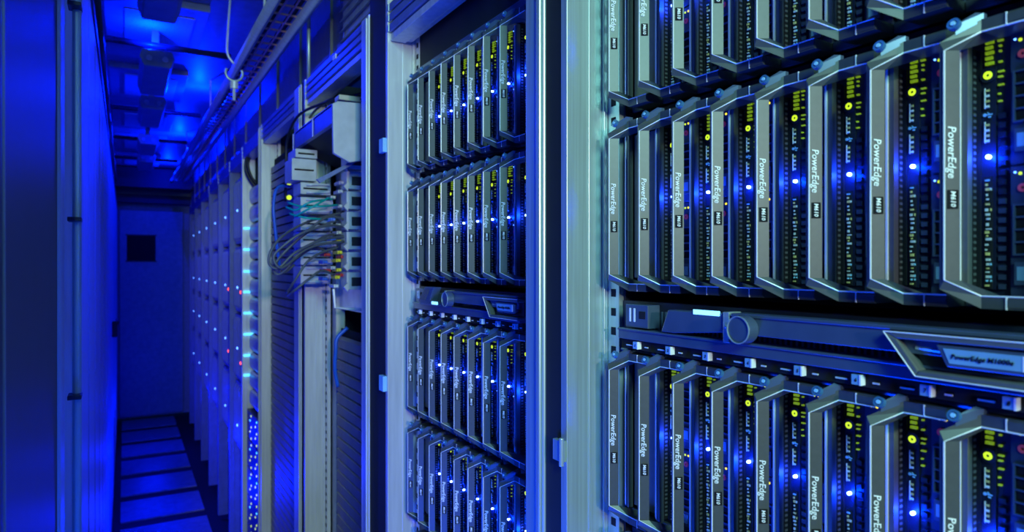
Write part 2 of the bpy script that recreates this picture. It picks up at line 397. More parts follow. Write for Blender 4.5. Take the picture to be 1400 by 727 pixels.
        for k, m_ in enumerate(('limeled', 'amber')):
            MB().cyl((.0013 + DX, -(.0360 + k * .0045 - DU), Z(z1 - .0050)), (-1, 0, 0), .0011, .0006, 10).build('drive_light', [m_], dc)
        MB().cyl((.0013 + DX, -(.0330 - DU), Z(z1 - .004)), (-1, 0, 0), .0007, .0006, 8).build('drive_light', ['led_s'], dc)
    # the status light's own light
    d = bpy.data.lights.new('status_glow', 'POINT'); d.energy = LEDW; d.color = (0.0, 0.03, 1.0); d.shadow_soft_size = .0012
    lo2 = bpy.data.objects.new('status_glow', d); C.objects.link(lo2); lo2.location = (-.0055 + DX, yb, Z(.0715)); lo2.parent = root
    return root
LEDW = 0.08
blade = make_blade(); blank = make_blade(True)
NUM = ['first', 'second', 'third', 'fourth', 'fifth', 'sixth', 'seventh', 'eighth']
ROWZ = [.280, .0745, -.185, -.389]
XF = 0.4886
used = {'a': False, 'b': False}
def put_blades(rack, s0, p, rows, zs):
    rn = ['top row', 'second row', 'third row', 'bottom row']
    for ri, cols in rows:
        for c in cols:
            src, key = (blank, 'b') if c == 0 else (blade, 'a')
            if used[key]: o = copy_tree(src)
            else: o = src; used[key] = True
            o.location = (XF, s0 - c * p, H + zs[ri] - .1025)
            look = 'blank grey blade' if c == 0 else 'blade with blue light'
            o['label'] = '%s, %s from left, %s, %s' % (look, NUM[c], rn[ri], rack)
            o['category'] = 'server'; o['group'] = 'blade servers in the ' + rack
put_blades('nearest rack', .5865, .0503, [(0, range(8)), (1, range(8)), (2, range(8)), (3, range(3))], ROWZ)
put_blades('second rack', 1.199, .0517, [(0, range(8)), (1, range(8)), (2, range(8)), (3, range(8))], ROWZ)

# ================================================================= CHASSIS with control panel
def make_chassis(s0, p, ztop, zbot, zmid0, zmid1, zlast, label, ltop, panel=True, lcd_up=False):
    """zlast: underside of the lower blade row"""
    L = s0 + .0075; R = s0 - 8 * p - .001 + .004
    root = empty('blade_chassis', (XF, (L + R) / 2, H + zbot), label, 'server chassis')
    o = Vector(root.location)
    def bb(mb, x0, x1, y0, y1, z0, z1, mi=0): return mb.box(x0 - o.x, x1 - o.x, y0 - o.y, y1 - o.y, z0 + H - o.z, z1 + H - o.z, mi)
    b = MB(); bb(b, .612, 1.05, R, L, zbot, ztop); bb(b, .4985, .612, L - .0015, L, zbot, ztop); bb(b, .4985, .612, R - .001, R, zbot, ztop)
    b.build('shell', ['navy'], root)
    b = MB(); bb(b, .4918, .612, R, L, ztop - ltop, ztop)
    b.build('top_lip', ['frame'], root, bevel=.002)
    b = MB(); bb(b, .516, .612, R, L, zmid0, zmid1); b.build('row_divider', ['navy'], root)
    if not panel: return root
    zl = zlast - .0110; s0p = s0; s0 = s0 - .0045 
    d = lambda off: s0 - off
    b = MB(); bb(b, .497, .612, R, L, zbot + .0005, zl - .0005, 0)                         # recessed grille behind the panel
    y = R + .006
    while y < L - .006: bb(b, .4955, .497, y, y + .0022, zl - .036, zl - .010, 1); y += .0055
    b.build('lower_grille', ['navy', 'frame'], root)
    b = MB(); bb(b, .480, .497, d(.012), d(.048), zl - .028, zl - .003, 0)
    for k in range(2): bb(b, .4795, .4805, d(.018 + k * .007), d(.021 + k * .007), zl - .022, zl - .007, 1)
    bb(b, .4795, .4805, d(.034), d(.044), zl - .018, zl - .010, 2)
    b.build('port_block', ['frame', 'white', 'hole'], root, bevel=.0008)
    g = MB()
    pts = [(.072, -.0285), (.082, -.0055), (.154, -.0045), (.154, -.0225), (.090, -.0285)]
    g.prism([(.476 - o.x, d(u) - o.y, zl + z + H - o.z) for u, z in pts], (.012, 0, 0), 0)
    if lcd_up:
        g = MB(); g.prism([(.470 - o.x, d(u) - o.y, zl + z + H - o.z) for u, z in [(.045, -.026), (.080, .0015), (.118, .0015), (.100, -.022), (.150, -.030), (.060, -.030)]], (.016, 0, 0), 0)
    ls = g.build('display_module', ['frame'], root, bevel=.0012)
    if lcd_up:
        MB().prism([(.4690 - o.x, d(u) - o.y, zl + z + H - o.z) for u, z in [(.056, -.0225), (.078, -.0035), (.100, -.0035), (.082, -.0225)]], (.0012, 0, 0), 0).build('screen', ['rail'], ls)
        bb(MB(), .4688, .4704, d(.112), d(.136), zl - .0285, zl - .0235).build('display_light', ['lcd'], ls)
    else:
        bb(MB(), .4748, .4764, d(.118), d(.150), zl - .0075, zl - .0030).build('display_light', ['lcd'], ls)
    bb(MB(), .490, .4955, d(.060), d(.110), zl - .0345, zl - .0315).build('cable_bits', ['lime'], ls)  # yellow cable bits, set as a glowing lime strip
    b = MB(); bb(b, .4735, .490, d(.156), d(.163), zl - .031, zl - .003, 0); b.cyl((.4735 - o.x, d(.1595) - o.y, zl - .016 + H - o.z), (-1, 0, 0), .0018, .0015, 10, 0)
    b.build('clamp', ['silver'], root, bevel=.0012)
    b = MB(); bb(b, .474, .492, d(.166), d(.402), zl - .022, zl - .0035, 0); bb(b, .4725, .474, d(.166), d(.402), zl - .0065, zl - .0035, 0)
    b.build('crossbar', ['frame'], root, bevel=.0015)
    b = MB(); b.cyl((.474 - o.x, d(.1835) - o.y, zl - .0168 + H - o.z), (-1, 0, 0), .0122, .012, 32, 0, r2=.0122)
    kn = b.build('knob', ['frame'], root, smooth=False, bevel=.0008)
    b = MB(); b.cyl((.4619 - o.x, d(.1835) - o.y, zl - .0168 + H - o.z), (-1, 0, 0), .0122, .0010, 32, 0, inner=.0113); b.build('knob_rim', ['silver'], kn)
    # grip: bevelled frame with recess and plate
    g = MB(); q = lambda u, z, x=.468: (x - o.x, d(u + .008) - o.y, zl - .0035 + z + H - o.z)
    outer = [(.300, -.0040), (.402, -.0040), (.402, -.0330), (.322, -.0330)]; inner = [(.309, -.0085), (.402, -.0085), (.402, -.0290), (.324, -.0290)]
    for i in (0, 2, 3):
        j = (i + 1) % 4
        g.prism([q(*outer[i]), q(*outer[j]), q(*inner[j]), q(*inner[i])], (.012, 0, 0), 0)
    g.prism([q(*p_, .478) for p_ in inner], (.006, 0, 0), 1)
    gr = g.build('grip', ['rail', 'navy'], root, bevel=.001)
    t = MB().tube([q(.300, -.0040, .4678), q(.322, -.0330, .4678), q(.402, -.0330, .4678)], .0005, 5, 1); t.tube([q(.300, -.0040, .4678), q(.402, -.0040, .4678)], .0005, 5, 1)
    t.build('grip_edge', ['trim'], gr)
    MB().prism([q(.334, -.0100, .4700), q(.388, -.0100, .4700), q(.391, -.0120, .4700), q(.391, -.0225, .4700), q(.388, -.0245, .4700), q(.341, -.0245, .4700)], (.0080, 0, 0), 0).build('plate_holder', ['frame'], gr, bevel=.0008)
    MB().tube([q(.319, -.0140, .475), q(.336, -.0150, .475)], .0016, 8, 1).build('stub_rod', ['silver'], gr)
    b = MB(); b.prism([q(.339, -.0122, .4695), q(.386, -.0122, .4695), q(.386, -.0218, .4695), q(.343, -.0218, .4695)], (.0008, 0, 0), 0)
    v, f = text_mb('PowerEdge M1000e', .0044, q(.344, -.0185, .4692), (0, -1, 0), (0, 0, 1)); b.add(v, f, 1)
    b.prism([q(.3845, -.0122, .4692), q(.3865, -.0122, .4692), q(.3865, -.0218, .4692), q(.3845, -.0218, .4692)], (.0008, 0, 0), 2)
    b.build('name_plate', ['label', 'navy', 'white'], gr)
    # lower shelf slab with small tags
    s0 = s0p
    b = MB(); bb(b, .479, .4972, d(.005), d(.402), zbot + .0115, zbot + .0235, 0); bb(b, .4775, .479, d(.005), d(.402), zbot + .021, zbot + .0235, 0)
    sl = b.build('shelf_slab', ['frame'], root, bevel=.0012)
    b = MB(); bb(b, .484, .4972, d(.005), d(.402), zbot + .0005, zbot + .0115, 0)
    for k in range(8):
        bb(b, .4828, .484, d(.014 + k * .0503), d(.024 + k * .0503), zbot + .004, zbot + .0052, 1); bb(b, .4828, .484, d(.044 + k * .0503), d(.049 + k * .0503), zbot + .004, zbot + .0052, 1)
    b.build('slot_strip', ['hole', 'steel'], root)
    for k in range(8):
        b = MB(); bb(b, .4788, .484, d(.030 + k * .0503), d(.0365 + k * .0503), zbot + .0022, zbot + .0098, 0); bb(b, .4782, .484, d(.0365 + k * .0503), d(.0378 + k * .0503), zbot + .002, zbot + .010, 2)
        v, f = text_mb(str(k + 1), .0040, (.4786 - o.x, d(.0322 + k * .0503) - o.y, zbot + .0045 + H - o.z), (0, -1, 0), (0, 0, 1)); b.add(v, f, 1)
        b.build('slot_tag', ['label', 'hole', 'white'], sl)
    return root
for rn, s0, p in (('nearest rack', .5865, .0503), ('second rack', 1.199, .0517)):
    make_chassis(s0, p, .384, -.0922, .1630, .1765, .0745 - .1025, 'dark blade chassis housing the upper two rows of blades in the ' + rn, .0145, lcd_up=(p > .051))
    make_chassis(s0, p, -.0930, -.556, -.3010, -.2880, -.389 - .1025, 'dark blade chassis housing the lower two rows of blades in the ' + rn, .0040)

# ================================================================= RACK FRAMES
# far post of nearest rack (x 775..826), black seal, near post of second rack
def boundary(idx, Xf, sf, sb, ss, lab_far, wide_black=False, z_top=.53):
    root = empty('rack_frame', (Xf, sf, 0), lab_far, 'rack frame', 'silver rack frames along the right side')
    def bb(mb, x0, x1, y0, y1, z0, z1, mi=0): return mb.box(x0 - Xf, x1 - Xf, y0 - sf, y1 - sf, z0, z1, mi)
    top = H + z_top
    sm = 'silver' if idx == 1 else 'silver2'
    b = MB(); bb(b, Xf, Xf + .0505, sf, sf + .012, 0.0, top); bb(b, Xf + .0505, Xf + .056, sf - .004, sf + .012, 0.0, top)
    bb(b, Xf + .030, Xf + .033, sf - .0015, sf, .0, top)
    b.build('front_post', [sm], root, bevel=.0014)
    b = MB(); bb(b, Xf + .0565, Xf + .066, sf - .024, sf + .012, 0.0, top)
    z = .06
    while z < top - .05: bb(b, Xf + .0560, Xf + .0568, sf - .018, sf - .010, z, z + .009, 1); z += .0222
    b.build('mounting_rail', [sm, 'hole'], root)
    b = MB(); bb(b, Xf + .001, Xf + .05, sf + .012, sb, 0.0, top + (.035 if wide_black else 0)); b.build('seal_strip' if not wide_black else 'spacer_panel', ['spacer'], root, bevel=.001)
    b = MB(); bb(b, Xf - .002, Xf + .03, sb, ss, 0.0, top - .003); bb(b, Xf - .006, Xf - .002, sb + (ss - sb) * .08, sb + (ss - sb) * .30, 0, top - .01)
    b.build('rear_post', [sm], root, bevel=.003)
    bb(MB(), Xf + .067, 1.25, sf + .012, sf + .030, 0, top).build('side_panel', ['navy'], root)
    return root
B1 = boundary(1, .4356, .620, .6657, .7075, 'broad brushed silver rack frame between the nearest rack and the second rack')
B2 = boundary(2, .4426, 1.235, 1.3465, 1.396, 'rack frame with wide black panel left of the second rack of blades', True)
B3 = boundary(3, .4426, 1.919, 1.964, 2.05, 'pale rack frame standing left of the cabled switch')
B4 = boundary(4, .4426, 2.618, 2.64, 2.66, 'wide pale rack frame left of the narrow dark slatted opening')
# the nearest rack's near post and side, just past the right edge of the picture
o_ = Vector(B1.location)
for nm, bx, mm in (('front_post', (.480, .492, .110, .160, 0, H + .53), 'silver'), ('side_panel', (.495, 1.25, .140, .160, 0, H + .53), 'navy')):
    q_ = MB().box(*bx).build(nm, [mm], B1, bevel=.0014); q_.location = -o_
# hinge on nearest frame
h = MB().box(.4295, .4355, .621, .640, 1.226, 1.250).cyl((.4295, .622, 1.222), (0, 0, 1), .003, .032, 12)
hb = h.build('hinge', ['silver'], B1, bevel=.001); hb.location = -Vector(B1.location)
h = MB().box(.434, .4425, 1.238, 1.262, H + .222, H + .250).box(.434, .4425, 1.238, 1.262, H - .245, H - .215)
hb = h.build('hinge', ['icon'], B2, bevel=.001); hb.location = -Vector(B2.location)

def top_beam(Xf, s0, s1, z0, z1, label):
    """horizontal extrusion over a rack opening, ribbed front, end caps at the far end"""
    r = empty('top_beam', (Xf, s1, H + z0), label, 'rack beam', 'beams along the tops of the racks')
    b = MB(); hgt = z1 - z0; n = 3; g = hgt / n
    for k in range(n): b.box(.0, .012, s0 - s1, -.002, k * g + .002, (k + 1) * g - .002, 0)
    b.box(.008, .05, s0 - s1, -.002, 0.0, hgt, 0)
    b.build('extrusion', ['module'], r, bevel=.002)
    b = MB(); b.box(.004, .034, s0 - s1, -.001, -.014, -.0005, 0); b.box(.038, .048, s0 - s1, -.001, -.010, -.0005, 0)
    b.build('underside_rail', ['silver2'], r, bevel=.001)
    for k in range(n): MB().box(-.0015, .010, -.002, .012, k * g + .003, (k + 1) * g - .003).build('end_cap', ['silver'], r, bevel=.001)
    return r
top_beam(.4436, .72, 1.232, .452, .512, 'blue-lit ribbed beam above the second rack, cut by the top of the picture')
top_beam(.4436, 1.40, 1.915, .470, .527, 'blue-lit ribbed beam above the cabled switch with small white sticker')
top_beam(.4436, 2.055, 2.61, .473, .530, 'blue-lit ribbed beam above the dark slatted opening')
bk = MB().box(.500, .512, .715, 1.228, H + .3765, H + .53).build('blanking_panel', ['spacer']); tag(bk, 'plain black panel above the blades of the second rack', 'panel')
st = MB().box(.4415, .4436, 1.60, 1.628, H + .503, H + .515).build('sticker', ['white']); tag(st, 'small white sticker on the beam above the cabled switch', 'sticker')

# ================================================================= SWITCH RACK (third)
def slats(root_label, X, s0, s1, z0, z1, pitch, cat='vent panel'):
    r = empty('slatted_panel', (X, (s0 + s1) / 2, z0), root_label, cat)
    b = MB(); b.box(.012, .016, s0 - (s0+s1)/2, s1 - (s0+s1)/2, 0, z1 - z0, 0); b.build('backing', ['hole'], r)
    b = MB(); z = 0.0; w_ = (s1 - s0) / 2
    while z < z1 - z0 - pitch:
        b.prism([(0, -w_, z), (0, -w_, z + pitch * .78), (.010, -w_, z + pitch * .98), (.012, -w_, z + pitch * .1)], (0, 2 * w_, 0), 0); z += pitch
    b.build('slats', ['slat'], r); return r
slats('brown-grey slatted blanking panel under the cabled switch', .50, 1.42, 1.80, .0, H - .17, .0300)
slats('narrow dark slatted panel in the rack behind the cabled switch', .475, 2.07, 2.60, .0, H + .40, .0285)

sw = empty('network_switch', (.46, 1.60, H - .08), 'tall grey network switch with pale hood and a tangle of cables', 'network switch')
def sb(mb, *a): return mb
def wpart(mb, name, mats, parent, bevel=0, smooth=False):
    ob = mb.build(name, mats, None, bevel=bevel, smooth=smooth); 
    ob.parent = parent
    p = parent; loc = Vector((0, 0, 0))
    while p: loc += p.location; p = p.parent
    ob.location = -loc
    return ob
# housing behind
b = MB().box(.535, 1.0, 1.42, 1.885, H - .09, H + .40); wpart(b, 'housing', ['navy'], sw)
# hood: end cheek towards the camera, fascia and underside
ck = [onS(455, 141, 1.5), onS(462, 138, 1.5), onS(497, 141, 1.5), onS(497, 219, 1.5), onS(478, 222, 1.5), onS(456, 209, 1.5)]
b = MB().prism(ck, (0, .012, 0), 0)
cheek = wpart(b, 'hood_cheek', ['shroud'], sw, bevel=.002)
f0 = onS(455, 141, 1.5); f1 = onS(455, 168, 1.5)
zt, zb = f0.z, f1.z; XH = f0.x
b = MB().box(XH, XH + .012, 1.506, 1.912, zb, zt, 0).box(XH, .53, 1.512, 1.885, zt - .006, zt + .002, 0)
hd = wpart(b, 'hood', ['module'], sw, bevel=.001)
wpart(MB().box(XH - .0008, XH, 1.683, 1.690, zb, zt), 'hood_trim', ['white'], hd); wpart(MB().box(XH - .0008, XH, 1.904, 1.912, zb, zt), 'hood_trim', ['white'], hd)
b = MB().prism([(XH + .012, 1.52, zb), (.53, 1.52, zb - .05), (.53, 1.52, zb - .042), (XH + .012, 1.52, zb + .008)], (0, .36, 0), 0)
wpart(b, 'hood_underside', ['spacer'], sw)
tip = [onS(433, 245, 1.54), onS(480, 221, 1.54), onS(497, 214, 1.54), onS(480, 226, 1.54), onS(438, 250, 1.54)]
wpart(MB().prism(tip, (0, .008, 0)), 'hood_lip', ['module'], sw)
# stack of silver supply modules, near faces at s 1.80
def sm_box(x0, y0, x1, y1, s, depth, mats, name, par, bev=.0015):
    a = onS(x0, y0, s); c = onS(x1, y1, s); zc0 = PZ(y1, (a.x + c.x) / 2, s); zc1 = PZ(y0, (a.x + c.x) / 2, s)
    return wpart(MB().box(a.x, c.x, s, s + depth, zc0, zc1), name, mats, par, bevel=bev)
for (x0, y0, x1, y1) in ((404, 204, 434, 216), (399, 217, 433, 247), (411, 250, 452, 266), (411, 270, 455, 292), (411, 297, 455, 315),
                         (411, 318, 455, 338), (411, 342, 455, 362), (411, 364, 452, 388)):
    mdl = sm_box(x0, y0, x1, y1, 1.80, .09, ['shroud'], 'supply_module', sw)
    sm_box(x0 + 4, (y0 + y1) / 2 - 1, x1 - 4, (y0 + y1) / 2 + 1, 1.797, .004, ['hole'], 'slot', mdl, 0)
    if x1 > 440:
        a = onS(x0 + 8, y0 + 3, 1.79); c = onS(x1 - 4, y0 + 3, 1.79); e = onS(x1 - 1, (y0 + y1) / 2, 1.785); g_ = onS(x1 - 4, y1 - 3, 1.79); hh = onS(x0 + 8, y1 - 3, 1.79)
        wpart(MB().tube([a, c, e, g_, hh], .0014, 8, 4), 'handle', ['steel'], mdl, smooth=True)
# port cards, right column
for k in range(7):
    y0 = 207 + k * 27.5
    cd = sm_box(474, y0, 497, y0 + 24, 1.62, .05, ['shroud'], 'port_card', sw)
    sm_box(481, y0 + 7, 495, y0 + 19, 1.618, .004, ['navy'], 'port_opening', cd, 0)
    a = onS(474, y0 + 17, 1.615)
    nt_ = wpart(MB().prism([onS(470, y0 + 20, 1.615), onS(476, y0 + 14, 1.615), onS(476, y0 + 27, 1.615)], (0, .01, 0)), 'latch', ['shroud'], cd)
for (x, y, m_, n_) in ((463, 330, 'yellow', 'plug'), (464, 345, 'yellow', 'plug'), (462, 356, 'yellow', 'plug'), (461, 379, 'yellow', 'plug'), (463, 369, 'yellow', 'plug'),
                   (447, 348, 'redp', 'plug'), (470, 351, 'redp', 'plug'), (447, 370, 'redp', 'plug'), (469, 376, 'redp', 'plug'), (462, 308, 'cream', 'plug'), (463, 318, 'cream', 'plug'),
                   (455, 270, 'cream', 'plug'), (465, 262, 'cream', 'plug'), (464, 282, 'cream', 'plug'), (456, 335, 'shroud', 'plug'), (455, 366, 'shroud', 'plug'), (466, 250, 'cream', 'plug'),
                   (455, 326, 'icon', 'plug'), (455, 300, 'icon', 'plug'), (444, 358, 'bluec', 'plug'), (444, 381, 'bluec', 'plug'), (459, 391, 'steel', 'plug')):
    a = onS(x, y, 1.66); ww = .006 if m_ != 'redp' else .0085
    pl = MB().box(a.x - ww, a.x + ww, 1.655, 1.70, a.z - .0042, a.z + .0042).box(a.x - ww * .6, a.x + ww * .6, 1.648, 1.655, a.z - .003, a.z + .003)
    wpart(pl, 'plug', [m_], sw, bevel=.001)
wpart(MB().box(.525, .535, 1.60, 1.90, H - .12, H + .37).tube([onS(456, 395, 1.64), onS(458, 420, 1.64), onS(475, 422, 1.64), onS(495, 423, 1.64)], .0035, 6, 1), 'bracket', ['steel'], sw)
# cables
def cable(label, pts, r, m_, grp=None, cat='cable'):
    c = MB().tube(pts, r, 8, 7).build('cable', [m_], smooth=True); 
    return tag(c, label, cat, grp)
def cs(*pp): return [onS(x, y, s) for x, y, s in pp]
GL = 'bundle of grey cables looping out of the switch'
for i, pp in enumerate((
    cs((478, 322, 1.66), (440, 328, 1.60), (404, 345, 1.58), (381, 366, 1.58), (368, 360, 1.58), (372, 340, 1.58), (392, 318, 1.6), (430, 300, 1.66), (470, 290, 1.7)),
    cs((476, 312, 1.66), (452, 308, 1.60), (414, 318, 1.57), (385, 338, 1.57), (374, 352, 1.57), (384, 366, 1.57), (405, 352, 1.59), (440, 325, 1.66), (475, 318, 1.7)),
    cs((470, 330, 1.64), (430, 336, 1.6), (405, 350, 1.59), (393, 366, 1.59), (380, 375, 1.6), (374, 366, 1.6), (386, 348, 1.6), (420, 318, 1.63), (462, 300, 1.66)),
    cs((462, 338, 1.66), (438, 346, 1.63), (420, 358, 1.61), (404, 382, 1.61), (392, 400, 1.66)),
    cs((456, 375, 1.66), (440, 370, 1.63), (424, 380, 1.61), (405, 395, 1.61), (393, 404, 1.66)),
    cs((478, 302, 1.66), (450, 296, 1.62), (425, 312, 1.6), (404, 330, 1.6), (384, 350, 1.6), (378, 362, 1.6), (388, 372, 1.6), (402, 362, 1.61)),
    cs((455, 350, 1.66), (432, 338, 1.64), (410, 350, 1.64), (398, 360, 1.66)))):
    cable(['topmost grey cable looping out to the left of the switch', 'grey cable with the widest loop left of the switch', 'thick grey cable curling back under the loops beside the switch',
           'grey cable dropping from the switch past its loops', 'lowest grey cable running down left from beside the yellow plugs', 'inner grey cable loop hanging left of the switch',
           'short grey cable tucked behind the loops of the switch'][i], pp, .0032, 'cable', GL)
for i, pp in enumerate((cs((391, 283, 1.66), (405, 287, 1.62), (425, 276, 1.60), (455, 272, 1.64)), cs((394, 277, 1.66), (412, 282, 1.62), (440, 282, 1.60), (462, 280, 1.64)),
                        cs((396, 292, 1.66), (420, 298, 1.62), (448, 300, 1.64)), cs((402, 296, 1.64), (425, 284, 1.6), (450, 270, 1.62)))):
    cable(['upper teal cable arching into the switch', 'teal cable running level into the switch', 'lowest teal cable entering the switch', 'teal cable crossing the others in front of the switch'][i], pp, .0026, 'teal', 'teal cables in front of the switch')
cable('dark teal cable hanging beside the pale frame left of the switch', cs((400, 255, 2.0), (380, 256, 1.98), (374, 280, 1.97), (376, 310, 1.97), (380, 345, 1.98), (384, 372, 2.0)), .0045, 'bluec')
cable('black cable arching behind the hood of the switch', cs((390, 275, 2.03), (391, 230, 2.0), (393, 190, 1.98), (408, 158, 1.9), (440, 142, 1.8), (470, 134, 1.7), (494, 128, 1.62)), .004, 'blackc')
cable('second black cable arching above the hood of the switch', cs((420, 165, 1.95), (432, 150, 1.85), (452, 136, 1.75), (475, 133, 1.66), (494, 136, 1.62)), .0035, 'blackc')
cable('blue cable hanging beside the slatted panel under the switch', [Vector((.506, 1.72, PZ(448, .50, 1.72)))] + cs((461, 462, 1.72), (459, 480, 1.72), (458, 505, 1.73), (462, 528, 1.74)), .005, 'bluec')
t = MB(); a = onS(480, 134, 1.62); t.box(a.x - .03, a.x + .045, 1.62, 1.66, a.z - .007, a.z + .006)
tag(t.build('terminal_block', ['cream'], bevel=.002), 'cream terminal block on the cables above the hood', 'connector')
for (x, y) in ((395, 250), (395, 270)):
    a = onS(x, y, 2.02)
    t = MB().cyl(a, (0, -1, 0), .007, .004, 14); tag(t.build('indicator_light', ['limeled']), ('upper' if y < 260 else 'lower') + ' round green indicator light in the gap behind the switch', 'light')
# pale inner panel beside the slats (rack 3)
pn = MB().box(.515, .54, 1.86, 1.90, 0.0, H - .02).build('interior_panel', ['cream']); tag(pn, 'pale interior panel between the frame and the slatted panel', 'panel')

# ================================================================= FAR RACKS
far = [3.145, 3.63, 4.18, 4.78, 5.42, 6.08, 6.75]
def fX(s): return .4426 + .018 * (s - 2.618)
unit = None
def server_unit(parent_unused=None): pass
prev = 2.66
FN = ['fifth', 'sixth', 'seventh', 'eighth', 'ninth', 'tenth', 'farthest']
um = MB()      # shared mesh of a rounded unit front
n = 6
prof = [(.03, 0.0), (.012, .0), (.004, .008), (0, .022), (0, .052), (.004, .066), (.012, .074), (.03, .074), (.2, .074), (.2, 0)]
for i, s in enumerate(far):
    Xf = fX(s); 
    fr = empty('rack_frame', (Xf, s, 0), 'blue-lit rack frame, %s counted from the nearest along the aisle' % FN[i], 'rack frame', 'blue-lit rack frames down the aisle')
    w_ = s - prev
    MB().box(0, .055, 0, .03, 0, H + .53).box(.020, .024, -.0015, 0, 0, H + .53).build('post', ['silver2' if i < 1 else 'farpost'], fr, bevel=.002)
    MB().box(.02, .6, .004, .03, 0, H + .53).build('side_panel', ['navy'], fr)
    MB().box(.0, .05, -w_ + .035, -.002, H + .475, H + .53).build('beam', ['module'], fr, bevel=.003)
    if i < 4: 
        for k in range(3): MB().box(-.0015, .004, -.006, .008, H + .478 + k * .018, H + .490 + k * .018).build('end_cap', ['silver'], fr)
    # units
    if i == 0:
        proto = MB(); w2 = w_ - .05
        proto.prism([(x, 0, z) for x, z in prof], (0, w2, 0), 0)
        first = None
        for k in range(12):
            if first is None:
                r = bpy.data.objects.new('storage_unit', None); C.objects.link(r)
                proto.build('casing', ['module'], r)
                MB().cyl((.03, .02, -.0045), (-1, 0, 0), .004, .012, 10).build('caster', ['hole'], r)
                MB().cyl((-.001, .05, .003), (-1, 0, 0), .0035, .002, 10).build('status_light', ['limeled'], r)
                first = r
            else: r = copy_tree(first)
            r.location = (Xf + .028, prev + .035, H + .35 - k * .0815 - .074)
            tag(r, 'rounded blue storage unit, %s from the top in the stack beyond the slatted opening' % (NUM + ['ninth', 'tenth', 'eleventh', 'twelfth'])[k], 'storage unit', 'rounded storage units stacked beyond the slatted opening')
        for k in range(5):
            r = empty('disk_array', (Xf + .018, prev + .035, H - .752 - k * .125), 'dark disk array with green lights, %s from the top under the rounded units' % NUM[k], 'disk array', 'disk arrays with green dots')
            MB().box(0, .3, 0, w2, 0, .12).build('casing', ['navy'], r, bevel=.002)
            for a_ in range(3):
                for c_ in range(5):
                    MB().cyl((0, .05 + a_ * .135 + (c_ % 2) * .03, .012 + c_ * .024), (-1, 0, 0), .0045, .002, 8).build('drive_light', ['limeled' if (a_ + c_) % 5 else 'cyan'], r)
    else:
        for k in range(4):
            zt_ = H + .43 - k * .335
            r = empty('blade_chassis', (Xf + .016, prev + .032, zt_ - .32), 'dark blue-lit server chassis, %s from the top in the %s rack' % (NUM[k], FN[i]), 'server chassis', 'server chassis down the aisle')
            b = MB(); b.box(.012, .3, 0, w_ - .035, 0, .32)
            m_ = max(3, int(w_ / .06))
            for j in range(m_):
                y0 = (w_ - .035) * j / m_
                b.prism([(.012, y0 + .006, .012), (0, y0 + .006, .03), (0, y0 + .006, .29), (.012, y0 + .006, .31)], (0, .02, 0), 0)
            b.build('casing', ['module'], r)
            MB().dome((-.001, (w_ - .035) * .6, .16 - .04 * (k % 2)), (-1, 0, 0), .0065, .004).build('status_light', ['led_s'], r)
            if i in (1, 2) and k in (1, 2): MB().dome((-.001, (w_ - .035) * .35, .10), (-1, 0, 0), .008, .004).build('fault_light', ['red'], r)
    prev = s + .03
# cyan LED reflections on the first far post, set as glowing bars
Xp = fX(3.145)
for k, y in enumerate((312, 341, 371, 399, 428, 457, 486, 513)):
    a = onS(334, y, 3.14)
    t = MB().box(Xp + .006, Xp + .045, 3.134, 3.1435, a.z - .004, a.z + .004); o = t.build('led_reflection', ['cyan'])
    tag(o, 'cyan LED reflection, %s from the top on the post beside the rounded storage units' % NUM[k], 'light', 'cyan LED reflections on one post')
cable('black cable looping at the top of the rounded storage units', [onS(x, y, 3.10) for x, y in ((356, 258), (343, 240), (339, 222), (346, 210), (356, 206))], .006, 'blackc')
cable('second black cable loop hanging at the top of the rounded storage units', [onS(x, y, 3.08) for x, y in ((357, 262), (345, 250), (336, 232), (338, 215), (350, 204))], .006, 'blackc')

# ================================================================= END DOOR
dr = MB().box(-.04, .50, END - .05, END - .005, 0.02, 1.98).build('door_1', ['door'], bevel=.004); struct(dr)
MB().box(.02, .26, END - .056, END - .05, 1.50, 1.74).build('window_pane', ['hole'], dr)
MB().box(.01, .27, END - .060, END - .0505, 1.49, 1.50).box(.01, .27, END - .060, END - .0505, 1.74, 1.75).build('window_frame', ['navy'], dr)

# ================================================================= NEAR LEFT: glass door, edge frame, rod
gd = MB().box(XL - .03, XL, .20, .83, 0.0, 2.36).build('door_2', ['glass'], bevel=.001); struct(gd)
MB().box(XL - .03, XL + .003, .83, .885, 0, 2.36).build('door_edge', ['wall'], gd, bevel=.004)
MB().tube([(XL + .001, .468, 1.60), (XL + .001, .474, 1.2), (XL + .001, .486, .9), (XL + .001, .51, .0)], .0006, 5, 4).build('silver_line', ['silver'], gd)  # thin silver line down the glass panel
struct(MB().box(XL - .06, XL - .03, .885, 1.16, 0, 2.36).build('wall_side', ['wall']))
rd = empty('locking_rod', (XL + .004, 1.085, 0), 'grey vertical locking rod standing beside the dark glass door', 'rod')
MB().cyl((0, 0, 0), (0, 0, 1), .0055, 1.84, 14).build('rod', ['silver'], rd)
for z in (.52 + .8 - .05, H - .06 + .12, 1.80):
    MB().box(-.010, .006, -.022, .006, z, z + .006).build('bracket', ['navy'], rd, bevel=.001)
lv = MB().box(XL + .006, XL + .03, 3.9, 3.93, H - .36, H - .28).box(XL + .02, XL + .035, 3.93, 4.1, H - .30, H - .28)
tag(lv.build('door_lever', ['black'], bevel=.004), 'black lever handle on the bright blue left wall', 'handle')

